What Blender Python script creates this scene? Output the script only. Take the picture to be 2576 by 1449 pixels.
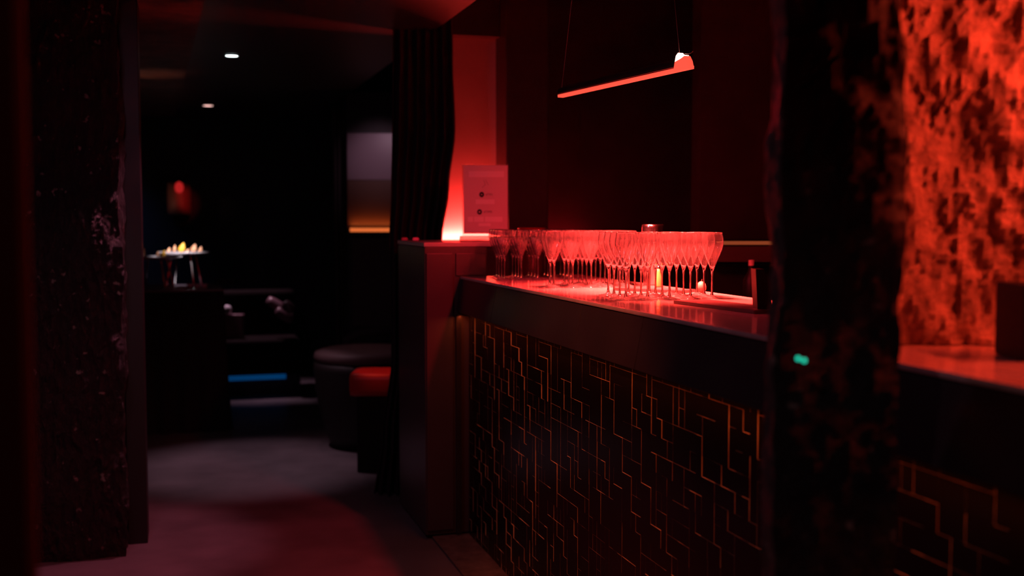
import bpy, bmesh, math, random
from mathutils import Vector, Matrix, noise
for o in list(bpy.data.objects): bpy.data.objects.remove(o, do_unlink=True)
SC = bpy.context.scene
COL = SC.collection
PI = math.pi
random.seed(7)
# ------------------------------------------------------------------ camera
CAM_Z = 1.43; FPX = 2800.0; TILT = math.atan(169.5 / FPX)
cam_d = bpy.data.cameras.new('camera'); cam = bpy.data.objects.new('camera', cam_d); COL.objects.link(cam)
cam.location = (0, 0, CAM_Z); cam.rotation_euler = (PI/2 - TILT, 0, 0)
cam_d.sensor_width = 36; cam_d.lens = FPX / 2576 * 36; cam_d.clip_start = .05; cam_d.clip_end = 60
cam_d.dof.use_dof = True; cam_d.dof.focus_distance = 3.6; cam_d.dof.aperture_fstop = 1.9
SC.camera = cam
# ------------------------------------------------------------------ world, exposure
W = bpy.data.worlds.new('world'); SC.world = W; W.use_nodes = True
W.node_tree.nodes['Background'].inputs[0].default_value = (1, .30, .34, 1)
W.node_tree.nodes['Background'].inputs[1].default_value = .008
SC.view_settings.view_transform = 'Standard'; SC.view_settings.look = 'None'
SC.view_settings.exposure = 0; SC.view_settings.gamma = 1; SC.view_settings.use_curve_mapping = False
try:
    SC.cycles.max_bounces = 28; SC.cycles.transparent_max_bounces = 64; SC.cycles.transmission_bounces = 28
    SC.cycles.sample_clamp_indirect = 10; SC.cycles.caustics_reflective = False; SC.cycles.caustics_refractive = True
except Exception: pass

# ------------------------------------------------------------------ pixel <-> place
_F = Vector((0, math.cos(TILT), -math.sin(TILT))); _U = Vector((0, math.sin(TILT), math.cos(TILT)))
def ray(px, py): return Vector(((px-1288)/FPX, 0, 0)) + _F + _U*((724.5-py)/FPX)
def P(px, py, Y):                       # the point seen at a pixel at distance Y ahead
    r = ray(px, py); return Vector((0, 0, CAM_Z)) + r*(Y/r.y)
def G(px, py, z=0.):                    # the point seen at a pixel at height z
    r = ray(px, py); return Vector((0, 0, CAM_Z)) + r*((z-CAM_Z)/r.z)
CT = 1.182                              # counter height
A = G(1163, 695, CT); D = G(1935, 845, CT)
dv = (A-D); dv.z = 0; dv.normalize()    # along the bar, away from the camera
nv = Vector((dv.y, -dv.x, 0))           # across the bar, towards its back
A0 = Vector((A.x, A.y, 0))
ROT = math.atan2(-dv.y, -dv.x)          # local +x runs along the bar towards the camera
def BF(s, t, z=0.): return A0 + dv*s + nv*t + Vector((0, 0, z))
def bar_st(p): q = Vector((p.x, p.y, 0)) - A0; return q.dot(dv), q.dot(nv)
ROTF = math.atan2(nv.y, nv.x)           # local x = nv, local y = dv

# ------------------------------------------------------------------ lights
def area(name, loc, size, sizey, color, power, direction, spread=PI):
    l = bpy.data.lights.new(name, 'AREA'); l.shape = 'RECTANGLE'; l.size = size; l.size_y = sizey
    l.color = color; l.energy = power; l.spread = spread
    o = bpy.data.objects.new(name, l); COL.objects.link(o); o.location = loc
    return aim(o, direction)
def aim(o, direction, xdir=None):
    z = -Vector(direction).normalized()
    x = Vector(xdir).normalized() if xdir else Vector((1, 0, 0))
    if abs(x.dot(z)) > .95: x = Vector((0, 1, 0))
    x = (x - z*x.dot(z)).normalized(); y = z.cross(x)
    o.rotation_euler = Matrix((x, y, z)).transposed().to_euler()
    return o
def spot(name, loc, color, power, target, angle=60, blend=.6, radius=.03):
    l = bpy.data.lights.new(name, 'SPOT'); l.color = color; l.energy = power
    l.spot_size = math.radians(angle); l.spot_blend = blend; l.shadow_soft_size = radius
    o = bpy.data.objects.new(name, l); COL.objects.link(o); o.location = loc
    return aim(o, Vector(target) - Vector(loc))
RED = (1, .030, .024)
LAMP_R = P(1738, 168, 3.45); LAMP_L = P(1410, 241, 4.25); LAMP_L.z = LAMP_R.z
lamp_mid = (LAMP_L+LAMP_R)/2; lamp_dir = (LAMP_R-LAMP_L).normalized(); lamp_len = (LAMP_R-LAMP_L).length
aim(area('pendant_light', lamp_mid + nv*.024 - Vector((0, 0, .006)), lamp_len*.94, .02, (1, .050, .038), 165, (0, 0, -1), math.radians(74)), Vector((0, 0, -1))+nv*.28, lamp_dir)
aim(area('pendant_glow', lamp_mid + nv*.004 - Vector((0, 0, .008)), lamp_len*.94, .012, (1, .016, .030), 36, (0, 0, -1)), Vector((0, 0, -1))+nv*.22, lamp_dir)
# unseen second pendant beyond the right edge, added to light the stone pier
aim(area('pendant_light', (1.55, 1.98, 2.12), .9, .05, (1, .055, .022), 42, (0, 0, -1)), (-.5, .3, -.45), dv)
aim(area('niche_light', BF(.86, -.02, 1.17), .34, .03, (1, .030, .026), 15, (0, 0, 1)), (0, .12, 1), nv)
DL1 = G(583, 138, 2.4); DL2 = G(523, 264, 2.4)
spot('downlight', DL1 - Vector((0, 0, .03)), (.95, .56, .72), 62, DL1 - Vector((-.10, .15, 2.4)), 44, .8)
spot('downlight', DL2 - Vector((0, 0, .03)), (.95, .55, .74), 80, DL2 + Vector((.45, -.1, -2.4)), 40, .8)
spot('buffet_light', DL1 + Vector((-.02, 0, -.03)), (1, .86, .95), 420, P(450, 640, 7.95), 12, .8, .02)  # extra spot added at the first downlight to brighten the fruit
# dim unseen red spot, added overhead to redden the floor
spot('red_downlight', (-.9, 3.4, 2.38), RED, 1.2, (-.95, 4.0, 0), 40, 1, .05)
# unseen pinkish fill added to lift the fascia and tiled front
area('room_light', (-1.25, 3.1, 2.36), .2, .2, (.9, .4, .6), 5, (.25, .1, -1))
spot('wall_light', (-.95, 4.97, 2.36), (1, .22, .34), 70, (-1.64, 4.78, .9), 50, .6, .04)  # unseen spot added for the pink rim of the left column
aim(area('counter_strip_light', BF(-1.7, -.012, 1.005), 3.9, .012, (1, .13, .03), 3, (0, 0, -1)), (0, 0, -1), dv)  # added under the fascia to grade light down the tiles
spot('orange_spot', (-1.15, 2.7, 2.34), (1, .14, .035), 110, (.22, 3.55, .62), 46, .8, .05)

spot('far_wall_light', BF(5.1, -1.9, 2.3), (.25, .4, 1), 6, BF(6.05, -2.0, .7), 80, 1, .1)  # unseen blue spot added to tint the far wall
spot('column_spot', (-.5, 1.6, 2.34), (1, .62, .66), 26, (-1.85, 4.7, .75), 26, 1, .02)  # unseen frontal spot added to bring out glints on the left column
spot('column_spot', (-.5, .5, 2.34), (1, .55, .6), 10, (.52, 1.7, .75), 40, 1, .02)  # another unseen spot, added for sparkle on the right column
aim(area('wall_wash_light', BF(1.12, .52, 1.2), .3, .03, (1, .02, .03), 1.3, (0, 0, 1)), dv*.3+Vector((0, 0, 1)), nv)  # unseen uplight added for the red glow on the back wall
# ------------------------------------------------------------------ materials
def nodes(name):
    m = bpy.data.materials.new(name); m.use_nodes = True; nt = m.node_tree
    return m, nt, nt.nodes['Principled BSDF']
def mat(name, col, rough=.5, metal=0., bump=0., bscale=40., var=0., vscale=6., spec=.5, emit=None, es=0., coat=0.):
    m, nt, b = nodes(name)
    b.inputs['Base Color'].default_value = (*col, 1); b.inputs['Roughness'].default_value = rough
    b.inputs['Metallic'].default_value = metal; b.inputs['Specular IOR Level'].default_value = spec
    b.inputs['Coat Weight'].default_value = coat
    tc = nt.nodes.new('ShaderNodeTexCoord')
    if var > 0:
        n = nt.nodes.new('ShaderNodeTexNoise'); n.inputs['Scale'].default_value = vscale; n.inputs['Detail'].default_value = 6
        r = nt.nodes.new('ShaderNodeValToRGB'); r.color_ramp.elements[0].position = .3; r.color_ramp.elements[1].position = .7
        r.color_ramp.elements[0].color = (*[c*(1-var) for c in col], 1); r.color_ramp.elements[1].color = (*[min(1, c*(1+var)) for c in col], 1)
        nt.links.new(tc.outputs['Object'], n.inputs['Vector']); nt.links.new(n.outputs['Fac'], r.inputs['Fac']); nt.links.new(r.outputs['Color'], b.inputs['Base Color'])
    if bump > 0:
        n = nt.nodes.new('ShaderNodeTexNoise'); n.inputs['Scale'].default_value = bscale; n.inputs['Detail'].default_value = 8
        bp = nt.nodes.new('ShaderNodeBump'); bp.inputs['Strength'].default_value = bump; bp.inputs['Distance'].default_value = .02
        nt.links.new(tc.outputs['Object'], n.inputs['Vector']); nt.links.new(n.outputs['Fac'], bp.inputs['Height']); nt.links.new(bp.outputs['Normal'], b.inputs['Normal'])
    if emit: b.inputs['Emission Color'].default_value = (*emit, 1); b.inputs['Emission Strength'].default_value = es
    return m
def rock(name, col, rough, bump, scale, glint=0., zs=.45):
    m, nt, b = nodes(name)
    tc = nt.nodes.new('ShaderNodeTexCoord'); mp = nt.nodes.new('ShaderNodeMapping'); mp.inputs['Scale'].default_value = (1, 1, zs)
    nt.links.new(tc.outputs['Object'], mp.inputs['Vector'])
    n = nt.nodes.new('ShaderNodeTexNoise'); n.inputs['Scale'].default_value = scale; n.inputs['Detail'].default_value = 10; n.inputs['Roughness'].default_value = .65
    v = nt.nodes.new('ShaderNodeTexVoronoi'); v.inputs['Scale'].default_value = scale*.9; v.feature = 'F1'
    for x in (n, v): nt.links.new(mp.outputs['Vector'], x.inputs['Vector'])
    mx = nt.nodes.new('ShaderNodeMath'); mx.operation = 'MULTIPLY_ADD'; mx.inputs[1].default_value = .6
    nt.links.new(v.outputs['Distance'], mx.inputs[0]); nt.links.new(n.outputs['Fac'], mx.inputs[2])
    bp = nt.nodes.new('ShaderNodeBump'); bp.inputs['Strength'].default_value = bump; bp.inputs['Distance'].default_value = .03
    nt.links.new(mx.outputs[0], bp.inputs['Height']); nt.links.new(bp.outputs['Normal'], b.inputs['Normal'])
    r = nt.nodes.new('ShaderNodeValToRGB'); r.color_ramp.elements[0].position = .35; r.color_ramp.elements[1].position = .72
    r.color_ramp.elements[0].color = (*[c*.55 for c in col], 1); r.color_ramp.elements[1].color = (*[c*1.3 for c in col], 1)
    nt.links.new(n.outputs['Fac'], r.inputs['Fac'])
    last = r.outputs['Color']
    if glint > 0:  # pale specks put into the colour for sparkle
        n2 = nt.nodes.new('ShaderNodeTexNoise'); n2.inputs['Scale'].default_value = 26; n2.inputs['Detail'].default_value = 3
        nt.links.new(tc.outputs['Object'], n2.inputs['Vector'])
        r2 = nt.nodes.new('ShaderNodeValToRGB'); r2.color_ramp.elements[0].position = .66; r2.color_ramp.elements[1].position = .72
        nt.links.new(n2.outputs['Fac'], r2.inputs['Fac'])
        mc = nt.nodes.new('ShaderNodeMix'); mc.data_type = 'RGBA'
        nt.links.new(r2.outputs['Color'], mc.inputs['Factor']); nt.links.new(last, mc.inputs['A']); mc.inputs['B'].default_value = (glint, glint*.75, glint*.7, 1)
        last = mc.outputs['Result']
    nt.links.new(last, b.inputs['Base Color']); b.inputs['Roughness'].default_value = rough
    return m
def emis(name, col, s):
    m, nt, b = nodes(name); b.inputs['Base Color'].default_value = (.02, .02, .02, 1)
    b.inputs['Emission Color'].default_value = (*col, 1); b.inputs['Emission Strength'].default_value = s
    return m
def thin_glass(name, haze, tint=(1, .97, .96), gl=.12):
    m = bpy.data.materials.new(name); m.use_nodes = True; nt = m.node_tree; nt.nodes.clear()
    out = nt.nodes.new('ShaderNodeOutputMaterial'); tr = nt.nodes.new('ShaderNodeBsdfTransparent'); tr.inputs[0].default_value = (*tint, 1)
    g = nt.nodes.new('ShaderNodeBsdfGlossy'); g.inputs['Roughness'].default_value = .06
    df = nt.nodes.new('ShaderNodeBsdfDiffuse'); tl = nt.nodes.new('ShaderNodeBsdfTranslucent')
    df.inputs[0].default_value = (.95, .9, .88, 1); tl.inputs[0].default_value = (.95, .9, .88, 1)
    ms = nt.nodes.new('ShaderNodeMixShader'); ms.inputs[0].default_value = .5
    nt.links.new(df.outputs[0], ms.inputs[1]); nt.links.new(tl.outputs[0], ms.inputs[2])
    m1 = nt.nodes.new('ShaderNodeMixShader')
    lw = nt.nodes.new('ShaderNodeLayerWeight'); lw.inputs['Blend'].default_value = .35
    hz = nt.nodes.new('ShaderNodeMath'); hz.operation = 'MULTIPLY_ADD'; hz.inputs[1].default_value = haze*2.4; hz.inputs[2].default_value = haze*.6
    nt.links.new(lw.outputs['Facing'], hz.inputs[0]); nt.links.new(hz.outputs[0], m1.inputs[0])
    nt.links.new(tr.outputs[0], m1.inputs[1]); nt.links.new(ms.outputs[0], m1.inputs[2])
    fr = nt.nodes.new('ShaderNodeMath'); fr.operation = 'MULTIPLY_ADD'; fr.inputs[1].default_value = .7; fr.inputs[2].default_value = gl*.3
    nt.links.new(lw.outputs['Fresnel'], fr.inputs[0])
    m2 = nt.nodes.new('ShaderNodeMixShader'); nt.links.new(fr.outputs[0], m2.inputs[0]); nt.links.new(m1.outputs[0], m2.inputs[1]); nt.links.new(g.outputs[0], m2.inputs[2])
    nt.links.new(m2.outputs[0], out.inputs[0])
    return m
def real_glass(name, haze):
    m = bpy.data.materials.new(name); m.use_nodes = True; nt = m.node_tree; nt.nodes.clear()
    out = nt.nodes.new('ShaderNodeOutputMaterial'); g = nt.nodes.new('ShaderNodeBsdfGlass'); g.inputs['IOR'].default_value = 1.48; g.inputs['Roughness'].default_value = 0
    tc = nt.nodes.new('ShaderNodeTexCoord'); nn = nt.nodes.new('ShaderNodeTexNoise'); nn.inputs['Scale'].default_value = 34; nn.inputs['Detail'].default_value = 1
    bp = nt.nodes.new('ShaderNodeBump'); bp.inputs['Strength'].default_value = .25; bp.inputs['Distance'].default_value = .004
    nt.links.new(tc.outputs['Object'], nn.inputs['Vector']); nt.links.new(nn.outputs['Fac'], bp.inputs['Height']); nt.links.new(bp.outputs['Normal'], g.inputs['Normal'])
    df = nt.nodes.new('ShaderNodeBsdfDiffuse'); tl = nt.nodes.new('ShaderNodeBsdfTranslucent')
    df.inputs[0].default_value = (.95, .92, .9, 1); tl.inputs[0].default_value = (.95, .92, .9, 1)
    ms = nt.nodes.new('ShaderNodeMixShader'); nt.links.new(df.outputs[0], ms.inputs[1]); nt.links.new(tl.outputs[0], ms.inputs[2])
    m1 = nt.nodes.new('ShaderNodeMixShader'); m1.inputs[0].default_value = haze
    nt.links.new(g.outputs[0], m1.inputs[1]); nt.links.new(ms.outputs[0], m1.inputs[2]); nt.links.new(m1.outputs[0], out.inputs[0])
    return m
M = {}
M['floor'] = mat('polished concrete', (.14, .115, .125), .42, bump=.15, bscale=9, var=.35, vscale=2.2)
M['ceil'] = mat('dark painted ceiling', (.045, .035, .038), .45, bump=.05, bscale=20)
M['darkwall'] = mat('dark wall paint', (.03, .022, .026), .6, var=.2)
M['navywall'] = mat('dark blue grey wall', (.035, .045, .06), .7, var=.25, vscale=1.2)
M['backwall'] = mat('maroon black wall', (.035, .02, .022), .5, bump=.05, bscale=30, var=.2)
M['nichewall'] = mat('pale niche paint', (.55, .42, .40), .8, var=.05)
M['rockdark'] = rock('dark bark like plaster', (.014, .011, .012), .30, 1., 38, .22)
M['rockblack'] = rock('black rough render', (.013, .011, .011), .5, 1., 26, .30)
M['rockred'] = rock('pale rough stone', (.50, .34, .26), .42, 1., 20, zs=.85)
M['stucco'] = rock('brown stucco', (.18, .09, .07), .7, .6, 6)
M['counter'] = mat('polished stone counter', (.50, .36, .34), .16, bump=.03, bscale=60, var=.12, vscale=14, coat=.4)
M['fascia'] = mat('dark satin metal', (.045, .034, .037), .28, metal=.35, bump=.03, bscale=6, var=.25, vscale=3)
M['tile'] = mat('black glazed tile', (.004, .0035, .004), .22, bump=.02, bscale=25, spec=.22)
M['grout'] = mat('pale grout', (.62, .40, .26), .55, var=.6, vscale=9)  # pale orange put in so the joints read as glints
M['edge'] = mat('unglazed tile edge', (.75, .45, .28), .4, var=.7, vscale=7)  # bright colour stands for the highlights along tile edges
M['pedestal'] = mat('dark lacquered panel', (.07, .045, .05), .35, var=.12, vscale=5)
M['slab'] = mat('pale stone slab', (.5, .38, .36), .3)
M['black'] = mat('black plastic', (.004, .0035, .004), .5, spec=.3)
M['blackcloth'] = mat('black cloth', (.007, .006, .007), .9, bump=.1, bscale=80)
M['velvet'] = mat('black velvet', (.018, .01, .014), .85, bump=.1, bscale=60)
M['drape'] = mat('mauve drape', (.08, .05, .06), .8)
M['leather'] = mat('dark brown leather', (.022, .013, .013), .55, bump=.08, bscale=40)
M['black2'] = mat('dark brown vinyl', (.012, .007, .007), .6)
M['mauvecush'] = mat('mauve brown cushion', (.12, .07, .07), .6)  # paler than the shell: light on the top put into the colour
M['benchcover'] = mat('dark bench fabric', (.012, .007, .007), .9, spec=.1)
M['redvinyl'] = mat('red vinyl', (.55, .03, .02), .4)
M['steel'] = mat('brushed steel', (.6, .58, .58), .18, metal=1)
M['silver'] = mat('silver platter', (.7, .66, .68), .3, metal=.35)
M['board'] = mat('dark slate board', (.10, .055, .055), .35, var=.15, vscale=20)
M['paper'] = mat('printed sheet', (.80, .60, .56), .7)
M['paperlight'] = mat('printed panel', (.95, .78, .74), .7)
M['ink'] = mat('black ink', (.02, .01, .01), .7)
M['inkgrey'] = mat('grey ink', (.22, .10, .10), .7)
M['bowl'] = real_glass('clear glass', .014)
M['stem'] = real_glass('clear stem glass', .04)
M['foot'] = thin_glass('clear foot glass', .14, (1, .97, .96), .8)
M['acryl'] = thin_glass('clear acrylic', .12, (1, .95, .94), .3)
M['lampred'] = emis('red lamp diffuser', (1, .085, .05), 1.15)  # glow put in for the lamp's lit red inner faces
M['lamphot'] = emis('lamp tube', (1, .45, .35), 9)
M['white'] = emis('white lens', (.85, 1, 1), 9)
M['blue'] = emis('blue led strip', (.0, .10, .36), .28)
M['orange'] = emis('orange led strip', (1, .20, .045), .75)
M['amber'] = emis('amber led strip', (1, .20, .06), .22)  # glow put in for the orange light on the ledge edge
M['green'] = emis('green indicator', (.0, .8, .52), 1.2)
M['bulb'] = emis('red bulb', (1, .03, .03), .4)
M['hotniche'] = emis('niche led strip', (1, .30, .12), 5)
M['fruit'] = mat('pale fruit slice', (.85, .42, .22), .5, var=.2, vscale=30)
M['fruity'] = mat('yellow fruit slice', (.9, .5, .05), .5)
M['mauve'] = mat('mauve glossy panel', (.32, .22, .27), .35)  # mauve put in for the purple glow on the upper panel
M['brownpanel'] = mat('brown panel', (.16, .08, .06), .4)
M['stone'] = rock('stone step', (.14, .10, .09), .7, .4, 12)
M['lime'] = mat('lime yellow glass', (.42, .40, .10), .3)

# ------------------------------------------------------------------ mesh helpers
def link(name, me, m, parent=None):
    o = bpy.data.objects.new(name, me); COL.objects.link(o)
    if m: me.materials.append(M[m] if isinstance(m, str) else m)
    if parent: o.parent = parent
    return o
def obj(name, bm, m, parent=None, smooth=False):
    me = bpy.data.meshes.new(name); bmesh.ops.recalc_face_normals(bm, faces=bm.faces); bm.to_mesh(me); bm.free()
    if smooth:
        for p in me.polygons: p.use_smooth = True
    return link(name, me, m, parent)
def box(bm, c, s, bev=0., rz=0.):
    r = bmesh.ops.create_cube(bm, size=1); vs = r['verts']
    bmesh.ops.scale(bm, vec=s, verts=vs)
    if bev > 0:
        es = list({e for v in vs for e in v.link_edges})
        res = bmesh.ops.bevel(bm, geom=es, offset=bev, segments=2, affect='EDGES', profile=.7)
        vs = list({v for f in res['faces'] for v in f.verts} | {v for v in vs if v.is_valid})
    if rz: bmesh.ops.rotate(bm, cent=(0, 0, 0), matrix=Matrix.Rotation(rz, 3, 'Z'), verts=vs)
    bmesh.ops.translate(bm, vec=c, verts=vs); return vs
def bx(lo, hi, bev=0.):
    bm = bmesh.new(); lo, hi = Vector(lo), Vector(hi); box(bm, (lo+hi)/2, hi-lo, bev); return bm
def lathe(prof, n=28, bm=None, c=(0, 0, 0)):
    bm = bm or bmesh.new(); rings = []
    for r, z in prof:
        if r < 1e-5: rings.append([bm.verts.new((c[0], c[1], c[2]+z))])
        else: rings.append([bm.verts.new((c[0]+r*math.cos(2*PI*k/n), c[1]+r*math.sin(2*PI*k/n), c[2]+z)) for k in range(n)])
    for a, b in zip(rings, rings[1:]):
        if len(a) == 1 and len(b) == 1: continue
        for k in range(n):
            q = [a[k % len(a)], a[(k+1) % len(a)], b[(k+1) % len(b)], b[k % len(b)]]
            u = []
            for v in q:
                if v not in u: u.append(v)
            if len(u) > 2: bm.faces.new(u)
    return bm
def tube(pts, r, n=8, bm=None):
    bm = bm or bmesh.new(); pts = [Vector(p) for p in pts]; rings = []
    for i, p in enumerate(pts):
        t = (pts[min(i+1, len(pts)-1)] - pts[max(i-1, 0)]).normalized()
        a = t.orthogonal().normalized(); b = t.cross(a); rr = r[i] if isinstance(r, (list, tuple)) else r
        if rings:
            pa = prev_a - t*prev_a.dot(t)
            if pa.length > 1e-4: a = pa.normalized(); b = t.cross(a)
        prev_a = a
        rings.append([bm.verts.new(p + (a*math.cos(2*PI*k/n) + b*math.sin(2*PI*k/n))*rr) for k in range(n)])
    for x, y in zip(rings, rings[1:]):
        for k in range(n): bm.faces.new((x[k], x[(k+1) % n], y[(k+1) % n], y[k]))
    bm.faces.new(rings[0]); bm.faces.new(list(reversed(rings[-1]))); return bm
def prism(poly, axis_from, axis_to, bm=None):      # poly: list of Vector offsets; extruded between two points
    bm = bm or bmesh.new()
    a = [bm.verts.new(Vector(axis_from)+p) for p in poly]; b = [bm.verts.new(Vector(axis_to)+p) for p in poly]
    n = len(poly)
    for k in range(n): bm.faces.new((a[k], a[(k+1) % n], b[(k+1) % n], b[k]))
    bm.faces.new(a); bm.faces.new(list(reversed(b))); return bm
def thing(name, label, cat, loc=(0, 0, 0), rz=0., group=None):
    o = bpy.data.objects.new(name, None); COL.objects.link(o); o.empty_display_size = .1
    o.location = loc; o.rotation_euler = (0, 0, rz); o['label'] = label; o['category'] = cat
    if group: o['group'] = group
    return o
def tag(o, label, cat, group=None, loc=None, rz=None):
    o['label'] = label; o['category'] = cat
    if group: o['group'] = group
    if loc is not None: o.location = loc
    if rz is not None: o.rotation_euler = (0, 0, rz)
    return o
def struct(name, bm, m, loc=(0, 0, 0), rz=0., smooth=False):
    o = obj(name, bm, m, None, smooth); o['kind'] = 'structure'; o.location = loc; o.rotation_euler = (0, 0, rz); return o
def fbm(p, oct=5): return noise.fractal(p, .9, 2.1, oct)
def rough_block(w, d, h, step, amp, seed, fine=.35, vert=2.2, faces='lrf', flare=None):
    """a rough plastered block: faces 'f' (towards -y), 'l', 'r', and back, as one skin round a vertical prism"""
    bm = bmesh.new(); per = []
    def run(a, b):
        n = max(1, int((Vector(b)-Vector(a)).length/step)); return [Vector(a).lerp(Vector(b), k/n) for k in range(n)]
    cs = [(-w/2, -d/2), (w/2, -d/2), (w/2, d/2), (-w/2, d/2)]
    for i in range(4): per += run(cs[i], cs[(i+1) % 4])
    nz = max(2, int(h/step)); rings = []
    for j in range(nz+1):
        z = h*j/nz; ring = []
        for p in per:
            out = Vector((p.x/(w/2) if w else 0, p.y/(d/2) if d else 0, 0)); 
            out = Vector((out.x**5, out.y**5, 0)); out = out.normalized() if out.length > 1e-6 else Vector((1, 0, 0))
            q = Vector((p.x*3.2+seed, p.y*3.2, z*vert))
            a = fbm(q*1.6, 3)*amp + fbm(Vector((p.x*22+seed, p.y*22, z*12)), 4)*amp*fine + abs(fbm(Vector((p.x*55+seed, p.y*55, z*26)), 3))*amp*fine*.6
            if flare: a += flare(z)
            ring.append(bm.verts.new((p.x+out.x*a, p.y+out.y*a, z)))
        rings.append(ring)
    n = len(per)
    for a, b in zip(rings, rings[1:]):
        for k in range(n): bm.faces.new((a[k], a[(k+1) % n], b[(k+1) % n], b[k]))
    bm.faces.new(rings[-1]); bm.faces.new(list(reversed(rings[0])))
    return bm

# ------------------------------------------------------------------ the setting
bm = bmesh.new(); bmesh.ops.create_grid(bm, x_segments=2, y_segments=2, size=.5); bmesh.ops.scale(bm, vec=(12, 15, 1), verts=bm.verts)
struct('floor', bm, 'floor', (0, 5, 0))
# low room ceiling (left of the bar), a slab that ends along the bar line
S_FAR = 6.05
edge_t = bar_st(G(1010, 121, 2.4))[1]
struct('ceiling', bx((-5.5, -7.0, 2.4), (edge_t, S_FAR+.3, 2.5)), 'ceil', A0, ROTF)
struct('ceiling_bar', bx((edge_t, -7.0, 3.1), (4.2, S_FAR+.3, 3.2)), 'ceil', A0, ROTF)
struct('trim_1', bx((edge_t, -7.0, 2.4), (edge_t+.05, S_FAR, 3.1)), 'ceil', A0, ROTF)
struct('wall_far', bx((-5.5, S_FAR, 0), (1.25, S_FAR+.15, 3.1)), 'navywall', A0, ROTF)
struct('wall_left', bx((-3.35, -.2, 0), (-3.2, S_FAR, 2.4)), 'navywall', A0, ROTF)
# end wall behind the bar with its lit niche
NS = 1.0
nl = bar_st(P(1100, 300, 6.15))[1]; ne = bar_st(P(1040, 300, 6.15))[1]; nr = bar_st(P(1254, 300, 6.15))[1]
NS = bar_st(P(1254, 300, 6.15))[0]
ztop = P(1200, 95, 6.15).z
struct('wall_niche', bx((ne, NS+.05, 0), (nr+.2, NS+.12, 3.1)), 'nichewall', A0, ROTF)
struct('wall_niche_header', bx((ne, NS-.03, ztop), (nr, NS+.05, 3.1)), 'backwall', A0, ROTF)
struct('wall_niche_side', bx((ne, NS-.03, 0), (nl-.02, NS+.05, ztop)), 'backwall', A0, ROTF)
struct('wall_column', bx((nr, NS-.15, 0), (nr+.24, NS+.25, 3.1), .01), 'backwall', A0, ROTF)
be = bar_st(P(1778, 300, 6.3))[1]
struct('wall_back', bx((nr+.2, NS+.2, 0), (be+.3, NS+.3, 3.1)), 'backwall', A0, ROTF)
struct('wall_right', bx((bar_st(P(1782, 300, 5.6))[1], .35, 0), (3.6, .45, 3.1)), 'backwall', A0, ROTF)
struct('wall_bar_side', bx((3.0, -5, 0), (3.1, .35, 3.1)), 'backwall', A0, ROTF)
for o in bpy.data.objects:
    if o.name.startswith('wall_wash_light'): o.location = BF(NS+.10, nr+.40, 1.22)
# room side wall running away behind the booth
struct('wall_booth', bx((1.15, NS+.35, 0), (1.25, S_FAR, 3.1)), 'darkwall', A0, ROTF)
# stuccoed ceiling panel, top left
q = [G(250, -20, 2.385), G(520, -20, 2.385), G(440, 292, 2.385), G(250, 292, 2.385)]
bm = bmesh.new(); lo = [bm.verts.new(p) for p in q]; hi = [bm.verts.new(p+Vector((0, 0, .03))) for p in q]
bm.faces.new(lo); bm.faces.new(list(reversed(hi)))
for k in range(4): bm.faces.new((lo[k], lo[(k+1) % 4], hi[(k+1) % 4], hi[k]))
struct('ceiling_stucco', bm, 'stucco')
spot('stucco_light', G(400, 330, 1.6) if False else P(300, 420, 7.6), (1, .32, .18), 3.0, G(385, 190, 2.38), 45, 1, .05)  # unseen warm spot added to lift the stucco panel
# rough black column at the left with its smooth jamb
bL = G(322, 1400, 0); cw = .52
struct('wall_left_column', rough_block(cw, .34, 2.4, .011, .022, 3.1), 'rockdark', (bL.x-.005-(cw/2)*math.cos(.29)-.17*math.sin(.29), bL.y+.17*math.cos(.29)-(cw/2)*math.sin(.29), 0), .29)
struct('trim_2', bx((-.06, -.0, 0), (.022, .20, 2.4), .004), mat('dark jamb paint', (.012, .008, .009), .5), (bL.x+.0, bL.y+.19, 0), .29)
struct('wall_left_far', bx((-3, 0, 0), (0, .12, 2.4)), 'darkwall', (bL.x-cw+.04, bL.y+.12, 0))
pn = P(78, 700, 1.1)
struct('wall_left_near', bx((-.6, 0, 0), (0, .25, 2.4), .01), mat('dull dark red paint', (.05, .02, .028), .8), (pn.x, pn.y, 0), .42)
# rough black column in front of the bar, at the right
pc = P(2118, 700, 1.70)
w_p = P(2285, 700, 1.70).x - P(1960, 700, 1.70).x
struct('wall_right_column', rough_block(w_p-.02, .15, 2.4, .0085, .020, 11.7, flare=lambda z: .012*max(0, 1-z/.9)), 'rockblack', (pc.x+.012, pc.y+.10, 0), -.10)
# pale rough stone pier behind the counter, lit red
pr = P(2235, 700, 2.16)
struct('wall_stone_pier', rough_block(1.5, .5, 3.1-CT-.002, .010, .032, 23.3, fine=.6), 'rockred', (pr.x+.75, pr.y+.27, CT+.002), -.04)
# stone step at the foot of the pedestal
st = G(1075, 1395, 0)
bm = bx((-.14, -.62, 0), (.42, .02, .012), .005)
struct('trim_3', bm, 'stone', A0, ROTF)

# ------------------------------------------------------------------ bar counter
bar = thing('bar_counter', 'long bar counter with a polished red-lit top, dark metal fascia and black tiled front', 'bar', A0, ROT)
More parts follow.
